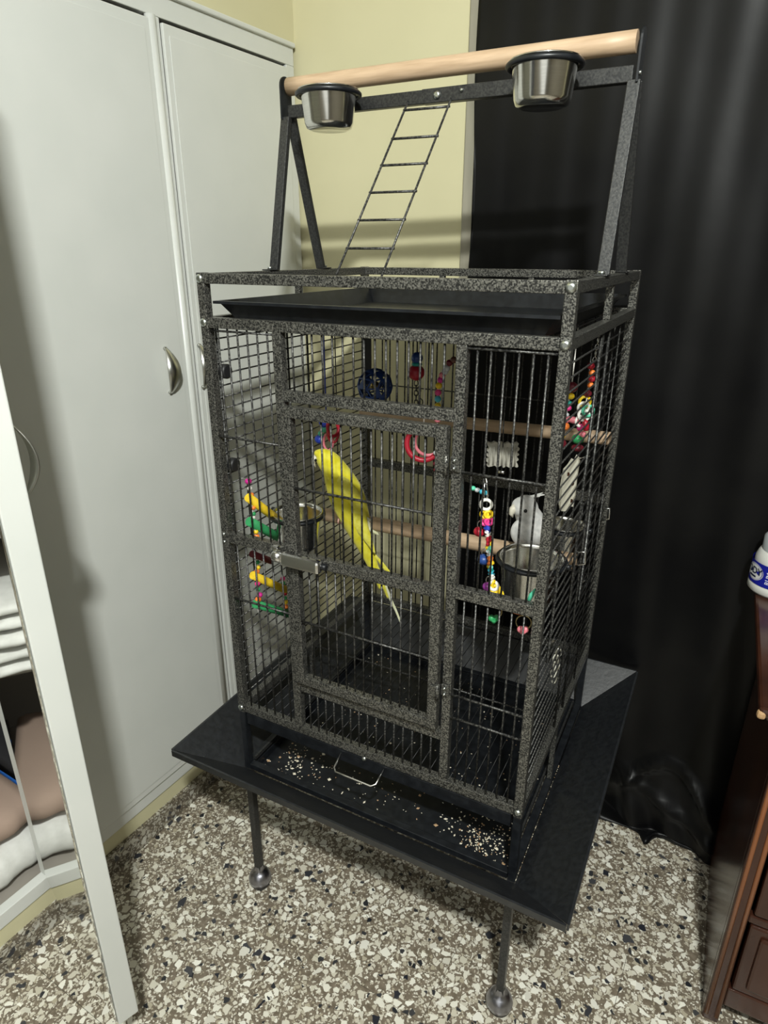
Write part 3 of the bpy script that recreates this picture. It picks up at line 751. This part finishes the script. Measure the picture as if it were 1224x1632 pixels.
# reference frame in which the birds were posed : image-like axes standing in the cage near y = .3
VR = Vector((.884,.467,0)).normalized(); VU = Vector((0,0,1)); VN = Vector((.467,-.884,0)).normalized()
def body(P_, n=4, k=20, upv=VN):
    b = MB(); c = catmull(P_, n)
    pts = [Vector(q[:3]) for q in c]; rr = [(max(q[3],.0008), max(q[4],.0008)) for q in c]
    b.tube(pts, rr, k, up=upv[:]); return b
def parrot():
    o = Vector((.1135,.312,.884))      # where the feet grip the perch
    t = thing('yellow_parrot', (o.x+.02, o.y, o.z), 'long-tailed yellow parrot seen from behind clinging to the middle perch, head up to the left', 'bird', cage=True)
    M = 1/722.
    def q(px, py, dpt=0): return o+VR*((px-572)*M*1.06)+VU*(-(py-830)*M*1.13)+VN*dpt
    st = [(511,733,.0035,.004),(514,732,.010,.010),(521,735,.017,.017),(530,742,.0215,.021),(539,754,.024,.024),(547,771,.030,.028),(556,793,.034,.031),(565,818,.031,.028),(574,845,.024,.021),(584,872,.0165,.014),(593,897,.0115,.009),(602,920,.0085,.006),(609,940,.0065,.004)]
    P_ = [tuple(q(x, y, .012))+(ru, rw) for (x, y, rw, ru) in [(a,b2,c2*1.14,d2*1.1) for a,b2,c2,d2 in st]]
    bo = obj('body', body(P_), yel, t)
    # beak, eye
    b = MB(); b.tube([q(513,735,.012), q(509,739,.013), q(508,745,.014), q(511,750,.014)], [.0075,.006,.004,.001], 10); obj('beak', b, hornm, t, label='small pale hooked beak')
    b = MB().ball(q(512,738,.023)[:], .0030, 10, 8); obj('eye', b, eyem, t)
    # folded wings : leaf-shaped shells on both flanks meeting over the tail
    for sgn, dp in ((1, .022), (-1, .004)):
        if sgn == 1: w_ = [(549,757,.004,.003),(552,768,.016,.007),(562,790,.024,.009),(570,812,.023,.008),(579,836,.015,.006),(590,858,.008,.004),(598,876,.002,.002)]; off = (.0, .030)
        else: w_ = [(531,760,.004,.003),(535,778,.012,.006),(545,800,.016,.007),(556,826,.013,.006),(568,848,.008,.004),(580,866,.002,.002)]; off = (0, .022)
        Pw = [tuple(q(x, y, .010+off[1]-.010*i/len(w_)))+(b2, a) for i, (x, y, a, b2) in enumerate(w_)]
        wg = obj('wing', body(Pw, 4, 12), yel2, t)
        for (i0, dx) in ((0, 0), (1, 5)):
            if sgn == 1: pp = [(574+dx,818,.004,.001),(585+dx,830,.0085,.0015),(596+dx,841-i0*3,.0065,.0015),(604+dx,848-i0*5,.001,.0008)]
            else: continue
            obj('flight_feather', body([tuple(q(x, y, .030-.004*i0))+(b2, a) for x, y, a, b2 in pp], 3, 8), pale, wg, label='cream flight feather')
    # long tail feathers
    for pts in ([(600,905,.005,.0015),(612,930,.0048,.0012),(622,955,.0038,.001),(632,978,.0030,.001),(640,999,.0024,.0008)],
                [(594,890,.004,.0015),(604,912,.006,.0015),(613,936,.0055,.0012),(619,955,.003,.001)],
                [(598,884,.003,.0012),(612,902,.005,.0012),(624,920,.0045,.0012),(633,938,.0022,.0008)]):
        obj('tail_feather', body([tuple(q(x, y, .016))+(b2, a) for x, y, a, b2 in pts], 4, 8), pale if pts[0][0] == 600 else yel2, t)
    # legs and toes gripping the perch
    for (x, y) in ((549,826),(562,832)):
        b = MB(); k = q(x+4, y-8, .004); f = q(x-1, y-2, .012)
        b.tube([k, f], [.0045,.003], 8)
        for dxt in (-.006, 0, .006):
            b.tube([f, f+VR*dxt+VN*.008+VU*.001, f+VR*dxt*1.3+VN*.014-VU*.006, f+VR*dxt*1.3+VN*.013-VU*.014], [.0026,.0024,.002,.0008], 6)
        obj('foot', b, pinkfoot, t, label='pinkish foot gripping the perch')
parrot()

def cockatiel():
    o = Vector((.500,.290,.917))
    t = thing('grey_parrot', o[:], 'pale grey crested parrot facing left above the large steel bowl', 'bird', cage=True)
    M = 1/835.
    def q(px, py, dpt=0): return o+VR*((px-842)*M)+VU*(-(py-868)*M*1.03)+VN*dpt
    st = [(834,789,.003,.003),(835,792,.012,.012),(837,799,.020,.019),(839,808,.0235,.022),(842,817,.0235,.022),(846,825,.026,.025),(850,836,.031,.029),(853,848,.033,.030),(855,859,.029,.026),(857,868,.019,.017),(859,874,.009,.008)]
    obj('body', body([tuple(q(x, y, .006))+(c2, a) for x, y, a, c2 in st], 4, 22), grf, t)
    # face mask slightly paler
    b = MB().ball(q(831,806,.010)[:], .0185, 16, 12, (1,1,1.05)); obj('face', b, grf2, t, label='paler face of the grey bird')
    b = MB(); b.tube([q(822,805,.014), q(817,809,.016), q(815,815,.017), q(818,821,.017)], [.0085,.0075,.0048,.001], 12); obj('beak', b, hornm, t, label='short hooked horn-coloured beak')
    for dp, x in ((.0275, 835),):
        b = MB().ball(q(x,807,dp)[:], .0036, 12, 8); obj('eye', b, eyem, t, label='black eye')
    for i, (ex_, ey_) in enumerate(((868,787),(864,784),(860,790))):
        obj('crest_feather', body([tuple(q(836+i*2,793,.006))+(.001,.003), tuple(q(848,790,.006))+(.001,.003), tuple(q(ex_,ey_,.006))+(.0008,.0008)], 4, 8), grf2, t)
    # wings
    w1 = [(862,822,.004,.003),(866,832,.013,.009),(868,846,.016,.010),(868,862,.011,.007),(868,880,.004,.003)]
    w2 = [(830,826,.003,.003),(826,836,.008,.008),(825,848,.010,.008),(829,862,.007,.005),(836,876,.002,.002)]
    for w_ in (w1, w2):
        wg = obj('wing', body([tuple(q(x, y, .014))+(c2, a) for x, y, a, c2 in w_], 4, 14), grf2, t, label='pale edged folded wing')
    for dxx in (0, 3, -3):
        obj('tail_feather', body([tuple(q(858+dxx,870,-.010))+(.001,.006), tuple(q(862+dxx,900,-.028))+(.001,.006), tuple(q(866+dxx,940,-.045))+(.001,.002)], 4, 8), grf, t)
    for (x, y) in ((828,868),(842,870)):
        b = MB(); f = q(x, y+2, .018); b.tube([q(x+2, y-8, .012), f], [.005,.0035], 8)
        for dxt in (-.006, 0, .006):
            b.tube([f, f+VR*dxt+VN*.006, f+VR*dxt*1.3+VN*.010-VU*.008, f+VR*dxt*1.2+VN*.008-VU*.018], [.003,.0027,.0024,.0008], 6)
        obj('foot', b, pinkfoot, t, label='pink foot gripping the perch')
cockatiel()

# ================================================================ TOYS
def toy(name, base, label, group=None): return thing(name, base, label, 'bird toy', group, cage=True)
def bead(t, c, r, col, sc=(1,1,.85), label=None): return obj('bead', MB().ball(c, r, 12, 8, sc), P(col), t, label=label)
# lattice ball on a strap
c = Vector((.192,.25,1.200)); t = toy('lattice_ball', c[:], 'dark blue openwork plastic ball hanging from the cage roof by a strap')
bm = bmesh.new(); bmesh.ops.create_icosphere(bm, subdivisions=2, radius=.0335)
allf = bm.faces[:]
bmesh.ops.inset_individual(bm, faces=allf, thickness=.0026)
bmesh.ops.delete(bm, geom=[f for k, f in enumerate(allf) if k % 4 != 1], context='FACES')
for v in bm.verts: v.co = v.co.normalized()*.0335
bm.verts.ensure_lookup_table(); bm.verts.index_update()
sh = MB(); sh.smooth = True; sh.v = [(v.co+c)[:] for v in bm.verts]
for f in bm.faces: sh.quad(*[v.index for v in f.verts])
bm.free()
lo = obj('openwork_shell', sh, P('navy'), t); md = lo.modifiers.new('s', 'SOLIDIFY'); md.thickness = .003; md.offset = 0
obj('bell', MB().ball(c[:], .010, 12, 8), mat('brass_bell', (.5,.38,.15), .25, 1.0), t, label='brass bell inside the ball')
obj('strap', MB().box(c.x-.014-.008, c.x-.014+.006, c.y-.001, c.y+.001, c.z+.029, zT2-.002), rubber, t, label='black strap')
# wooden ball hanger with chain
t = toy('wooden_ball_hanger', (.255,.30,1.25), 'hanging toy with a blue ball over a dark red ball and a steel chain')
bead(t, (.258,.30,1.252), .0115, 'navy', (1,1,1)); bead(t, (.258,.30,1.240), .0105, 'teal', (1,1,.5)); bead(t, (.257,.30,1.224), .0165, 'red', (1,1,.95))
obj('cord', MB().bar((.258,.30,1.26), (.258,.30,zT2-.002), .0015, 6), rubber, t)
def chain(t, pts, R=.006, r=.0012, m=None, name='chain_link', step=.0095):
    pts = [Vector(p) for p in pts]; k = 0
    for a, c2 in zip(pts, pts[1:]):
        L = (c2-a).length; n = max(1, int(L/step))
        for i in range(n):
            p = a.lerp(c2, (i+.5)/n); d = (c2-a).normalized()
            side = d.cross(VN) if k % 2 else VN
            if side.length < .1: side = VR
            q_ = Matrix((d, d.cross(side).normalized(), side.normalized())).transposed()
            lp = [p+q_ @ Vector((R*math.cos(2*PI*j/12), R*.6*math.sin(2*PI*j/12), 0)) for j in range(12)]
            obj(name, MB().tube(lp, r, 5, closed=True), (m[k % len(m)] if isinstance(m, list) else (m or wirem)), t); k += 1
chain(t, [(.257,.30,1.208), (.258,.30,1.150)]); chain(t, [(.262,.30,1.196), (.272,.30,1.150)])
# curved bead string
t = toy('bead_string', (.335,.25,1.25), 'string of coloured beads curving down from the roof beside the front door stile')
sty = .25
cols = ['brown','brown','maroon','clear','clear','rose','magenta','yellow','pink','cyan','yellow','purple','rose']
path = [(.362,1.262),(.354,1.262),(.346,1.256),(.341,1.246),(.338,1.240),(.333,1.233),(.330,1.224),(.3265,1.213),(.3255,1.200),(.3255,1.188),(.3255,1.175),(.3260,1.161),(.3262,1.149)]
prevp = None
for (x, z), cc in zip(path, cols): bead(t, (x, sty, z), .0064, cc, (1,1,.95))
obj('cord', MB().tube([(.362,sty,zT2-.002)]+[(x,sty,z) for x, z in path]+[(.326,sty,1.140)], .0012, 6), P('white'), t)
# red ring
t = toy('rope_ring', (.298,.25,1.098), 'red and white ring hanging behind the upper right corner of the cage door')
obj('ring', MB().ring((.298,.25,1.098), .032, .0052, (.35,-.9,.2), 32, 10), P('red'), t)
obj('ring', MB().ring((.304,.262,1.100), .027, .0035, (.5,-.8,.1), 32, 8), P('rose'), t)
obj('cord', MB().bar((.298,.25,1.135), (.298,.25,zT2-.002), .0013, 6), P('white'), t)
for (x, z, cc) in ((.330,1.094,'white'),(.326,1.084,'clear'),(.326,1.062,'maroon'),(.328,1.050,'red')): bead(t, (x,.248,z), .0055, cc)
obj('cord', MB().bar((.330,.25,1.10), (.326,.25,1.045), .0012, 6), P('white'), t)
# cluster above the yellow bird
t = toy('bead_cluster', (.05,.30,1.06), 'blue and mint beads with red loops hanging just above the yellow bird')
for (x, z, cc, r) in ((.0385,1.098,'blue',.011),(.0395,1.083,'mint',.0075),(.0300,1.073,'mint',.0070),(.0260,1.060,'blue',.0115),(.034,1.078,'white',.005)): bead(t, (x,.30,z), r, cc, (1,1,.9))
obj('loop', MB().ring((.062,.30,1.092), .020, .0035, (.9,-.3,.1), 20, 8, .8), P('red'), t)
obj('loop', MB().ring((.058,.305,1.080), .024, .003, (.7,-.7,.1), 20, 8, .5), P('red'), t)
obj('loop', MB().ring((.048,.30,1.056), .018, .003, (.2,-.95,.1), 20, 8, .6), P('rose'), t)
obj('cord', MB().bar((.045,.30,1.10), (.045,.30,zT2-.002), .0015, 6), P('blue'), t)
# scalloped mineral plaque
t = toy('scalloped_plaque', (.458,.25,1.098), 'cream scalloped mineral plaque wired up in the middle of the right panel')
b = MB(); out = []; n = 72
cx, cz, hw, hh = .459, 1.099, .030, .023
for i in range(n):
    a = 2*PI*i/n; ca2, sa2 = math.cos(a), math.sin(a); k = max(abs(ca2), abs(sa2))
    x, z = ca2/k, sa2/k
    sc2 = 1+.075*math.sin(16*a)-.02
    out.append((cx+hw*x*sc2*.884, .25+hw*x*sc2*.467*.6-.004, cz+hh*z*sc2))
b.poly_prism(out, (-.004,.007,0)); obj('plaque', b, noise_mix(mat('mineral_cream', (.5,.48,.40), .6), (.27,.26,.22), (.50,.48,.41), 60, .3, .7, bump=.8), t)
for i in range(-3, 4):
    x = cx+i*.0075; obj('rib', MB().bar((x*1.0,.244+(x-cx)*.3,cz-.019), (x,.244+(x-cx)*.3,cz+.015), .0014, 6), MATS['mineral_cream'], t)
obj('hanging_wire', MB().tube([(cx,.246,cz-.036),(cx-.001,.246,cz+.02),(cx-.004,.25,cz+.05),(cx-.002,.25,zT2-.003)], .0012, 6), wirem, t)
obj('wing_nut', MB().tube([(cx-.006,.246,cz-.033),(cx+.006,.244,cz-.032)], .0028, 8), chrome, t)
# rainbow plastic spiral at the front
def rainbow():
    t = toy('rainbow_chain', (.475,.022,1.04), 'twisted rainbow plastic chain with bells hanging inside the right front bars')
    H_ = lambda px, py, y=.025: None
    pts = {800:(.498,1.080)}
    def pos(px, py, y=.04):      # plain linear fit of the hanging line inside the right panel
        x = .5005+(px-765)*.00103+(py-800)*.00004+.0
        z = 1.083-(py-800)*.001085+(px-765)*.00022
        return Vector((x, y, z))
    obj('hook_wire', MB().tube([pos(764,763), pos(766,775), pos(768,790), pos(765,796), pos(761,790), pos(762,770)], .0013, 6), chrome, t)
    seq = [(765,803,'white'),(766,818,'yellow'),(767,829,'pink')]
    for px, py, cc in seq:
        for dx in ((0,) if cc == 'white' else (-3.2, 3.2)):
            obj('loop', MB().ring(pos(px+dx, py)[:], .0078 if cc == 'white' else .0052, .0026, (.3+dx*.08,-.9,.1), 16, 8, 1.1), P(cc), t)
    sp = ['blue','blue','white','red','red','yellow','mint','clear','orange','orange','yellow','teal','cyan','white','white','yellow']
    for i, cc in enumerate(sp):
        f = i/(len(sp)-1); px = 768+f*10; py = 836+f*92
        p = pos(px, py); a = i*1.3
        d = VR*.0045*math.cos(a)+VN*.0045*math.sin(a)
        b = MB(); b.tube([p+VU*.005+d, p+VU*.0015-d*.3, p-VU*.0015+d*.3, p-VU*.005-d], [.0030,.0042,.0042,.0030], 8)
        obj('spiral_segment', b, P(cc), t)
    for (px, py, cc) in ((781,932,'white'),(784,938,'yellow'),(789,946,'yellow')): obj('loop', MB().ring(pos(px, py)[:], .0065, .0028, (.2,-.9,.3), 14, 8), P(cc), t)
    # bells
    for (px, py, cc, r) in ((752,848,'red',.0095),(760,893,'navy',.0105),(768,938,'purple',.009)):
        p = pos(px, py, .05); b = MB().ball(p[:], r, 14, 9, (1,1,.85)); o_ = obj('bell', b, P(cc), t)
        obj('wire_ring', MB().ring((p+VU*.012+VR*.004)[:], .0075, .0009, (.3,-.9,0), 18, 5), chrome, o_)
    # acrylic rings with hearts below
    for (px, py, cc) in ((785,972,'green'),(832,988,'rose')):
        p = pos(px, py, .035); b = MB().ring(p[:], .0120, .0011, (.2,-.95,.1), 24, 5); rg = obj('wire_ring', b, mat('gold_wire', (.45,.38,.2), .25, 1.0), t)
        c_ = p-VU*.015
        hb = MB(); hb.ball((c_+VR*.004+VU*.002)[:], .0058, 10, 7); hb.ball((c_-VR*.004+VU*.002)[:], .0058, 10, 7); hb.tube([c_+VU*.001, c_-VU*.004, c_-VU*.008], [.0075,.005,.0012], 10)
        obj('heart', hb, P(cc), rg, label=('green' if cc == 'green' else 'pink')+' plastic heart')
    b = MB(); b.tube([pos(800,966,.05), pos(812,972,.045), pos(824,974,.04)], [.004,.0065,.005], 10); obj('bead', b, P('orange'), t)
    obj('cord', MB().tube([pos(786,948), pos(796,962,.05), pos(815,972,.045), pos(832,976,.035), pos(846,955,.03), pos(848,946,.02)], .0013, 6), P('clear'), t)
    b = MB(); b.tube([pos(838,952,.03), pos(843,940,.03), pos(848,930,.03)], [.003,.004,.001], 8); obj('leaf_bead', b, P('mint'), t)
    # side string at the upper left
    for k, (px, py, cc) in enumerate(((737,783,'mint'),(744,786,'clear'),(751,789,'cyan'),(757,791,'cyan'))): bead(t, pos(px, py, .06)[:], .0045, cc)
    obj('cord', MB().tube([pos(732,781,.06), pos(760,792,.06), pos(765,797,.04)], .001, 6), P('clear'), t)
rainbow()
# beaded star toy in the upper right
t = toy('star_toy', (.56,.33,1.17), 'red and pink beaded toy with white links in the upper right corner of the cage')
def pr(px, py, y=.33):
    # along the right side, hanging plane y ~ .33
    return Vector((.571+(px-925)*.00112+(y-.33)*-.9, y, 1.172-(py-620)*.00122+(px-925)*.00023))
for (px, py, cc, r) in ((934,552,'red',.007),(937,562,'orange',.006),(938,571,'red',.0068),(937,580,'orange',.006),(934,592,'maroon',.0075)): bead(t, pr(px, py)[:], r, cc)
chain(t, [pr(938,548), (.59,.33,zT2-.003)], .005, .001, chrome)
for (px, py, cc) in ((930,612,'white'),(932,624,'white'),(938,618,'mint'),(929,633,'white'),(931,604,'yellow')): obj('loop', MB().ring(pr(px,py)[:], .0095, .0028, (.4,-.9,.3*((px%3)-1)), 16, 8), P(cc), t)
for (px, py, qx, qy, cc) in ((903,626,928,634,'rose'),(925,645,936,640,'pink'),(928,652,938,655,'rose'),(934,630,939,648,'red')):
    obj('arm', MB().tube([pr(px,py), pr((px+qx)/2,(py+qy)/2), pr(qx,qy)], [.0045,.0065,.005], 10), P(cc), t)
bead(t, pr(927,660)[:], .0115, 'green', (1,1,.8)); bead(t, pr(928,674)[:], .0100, 'maroon', (1.2,1,.7))
obj('cord', MB().bar(pr(936,560), pr(929,675), .0012, 6), P('white'), t)
t = toy('bead_string', (.55,.30,1.17), 'short string of dark red and yellow beads hanging behind the front right post')
for (px, py, cc, r) in ((883,569,'maroon',.011),(883,582,'yellow',.0070),(882,592,'teal',.005),(881,599,'pink',.0062),(880,609,'clear',.0045),(880,617,'rose',.006),(879,626,'orange',.0085),(877,640,'yellow',.0055),(876,652,'maroon',.010)): bead(t, pr(px, py, .29)[:], r, cc)
obj('cord', MB().tube([pr(876,655,.29), pr(883,560,.29), (pr(883,560,.29).x,.29,zT2-.003)], .0012, 6), P('white'), t)
# pale perforated chew block on the right wall
t = toy('perforated_block', (.585,.285,1.05), 'tall cream perforated chew block on the right side wall')
X_ = .590
outl = [(.264,1.012),(.268,1.002),(.280,.998),(.290,1.006),(.300,1.002),(.304,1.020),(.303,1.060),(.306,1.090),(.300,1.100),(.294,1.092),(.286,1.096),(.276,1.086),(.266,1.080),(.262,1.050)]
b = MB(); b.poly_prism([(X_-.022+.42*(y-.262), y, z) for y, z in outl], (-.006,.009,0)); obj('block', b, mat('chew_cream', (.78,.75,.62), .7), t)
for (y, z) in ((.274,1.072),(.290,1.050),(.292,1.016)):
    obj('hole_plug', MB().tube([(X_-.022+.42*(y-.262)+.0004,y-.0006,z),(X_-.022+.42*(y-.262)-.0040,y+.006,z)], .0036, 10), cher, t, label='dark hole in the chew block')
obj('hook', MB().bar((X_-.006,.30,1.096), (W-.003,.304,1.102), .0013, 6), chrome, t)
# white link chain low on the right side
t = toy('link_chain', (.590,.265,.66), 'white plastic link chain hanging low inside the right side bars')
wl_ = mat('ivory_link', (.74,.72,.62), .4)
chain(t, [(.592,.286,.700), (.592,.282,.655), (.592,.268,.632)], .0085, .0018, wl_, step=.0125); chain(t, [(.592,.264,.700), (.592,.252,.655)], .0085, .0018, wl_, step=.0125)
obj('hook', MB().tube([(.592,.264,.706),(.594,.272,.716),(.596,.283,.712),(.592,.286,.702)], .0013, 6), chrome, t)
obj('hook_wire', MB().bar((.594,.275,.715), (W-.002,.275,.722), .0012, 6), chrome, t)
# beaded ladder swing on the left wall
t = toy('beaded_ladder', (.03,.12,.85), 'yellow and green wooden ladder toy with coloured beads hanging on the left wall')
LX = .024
def pl(px, py):        # linear map of the hanging plane x = LX
    u = (px-400)/50.; v = (py-800)/160.
    y = .0555+u*.089+v*-.012+u*v*.006; z = .991-v*.217-u*.046-u*v*.010
    return Vector((LX, y, z))
for (a, c2, cc, r) in (((396,792),(452,818),'yellow',.0095),((396,828),(452,845),'green',.0100),((398,878),(430,884),'maroon',.0075),((398,912),(458,930),'yellow',.0090),((400,959),(459,970),'green',.0095)):
    obj('rung', MB().tube([pl(*a), pl(*c2)], r*.92, 12), noise_mix(mat('dyed_'+cc, PC[cc], .65), tuple(v*.8 for v in PC[cc]), PC[cc], 80, .3, .7, bump=.3), t, label=cc.replace('maroon','dark red')+' wooden rung')
lb = [(397,768,'magenta',.0068),(399,778,'white',.005),(401,787,'orange',.0055),(403,806,'orange',.0052),(403,815,'green',.0052),(402,821,'white',.0052),(406,842,'yellow',.0055),(407,849,'orange',.0062),(407,857,'navy',.009),(406,890,'green',.0055),(407,898,'yellow',.0055),(405,905,'orange',.0058),(405,925,'pink',.0058),(406,934,'green',.0050),(408,943,'magenta',.0062),(405,951,'orange',.0068)]
rb_ = [(448,849,'rose',.005),(449,858,'white',.0045),(448,864,'rose',.0048),(450,910,'pink',.0055),(450,918,'green',.0052),(451,925,'yellow',.0058),(452,935,'red',.0058),(452,943,'green',.0052),(453,950,'yellow',.0060),(453,958,'orange',.0058)]
for px, py, cc, r in lb+rb_: bead(t, pl(px, py)[:], r, cc)
obj('cord', MB().tube([pl(397,762), pl(406,850), pl(405,965)], .0012, 6), P('white'), t); obj('cord', MB().tube([pl(447,815), pl(450,900), pl(454,972)], .0012, 6), P('white'), t)
obj('hook', MB().bar(pl(397,768), pl(397,768)+Vector((-.020,0,.004)), .0015, 6), chrome, t)
obj('loose_thread', MB().tube([pl(404,966), pl(407,985), pl(410,1000)], .0009, 5), P('white'), t)
# small black clamp knobs at the left and back walls
for i, (p, lb_) in enumerate((((.004,.030,1.247), 'black round clamp knob high on the left cage wall'), ((.004,.030,1.075), 'black round clamp knob lower on the left cage wall'))):
    b = MB().tube([(p[0]+.002,p[1],p[2]),(p[0]+.012,p[1],p[2]),(p[0]+.014,p[1],p[2])], [.013,.013,.010], 16)
    obj('clamp_knob', b, rubber, base=p, cage=True, label=lb_, cat='knob')

for o in list(bpy.data.objects):
    if '_b' in o: del o['_b']
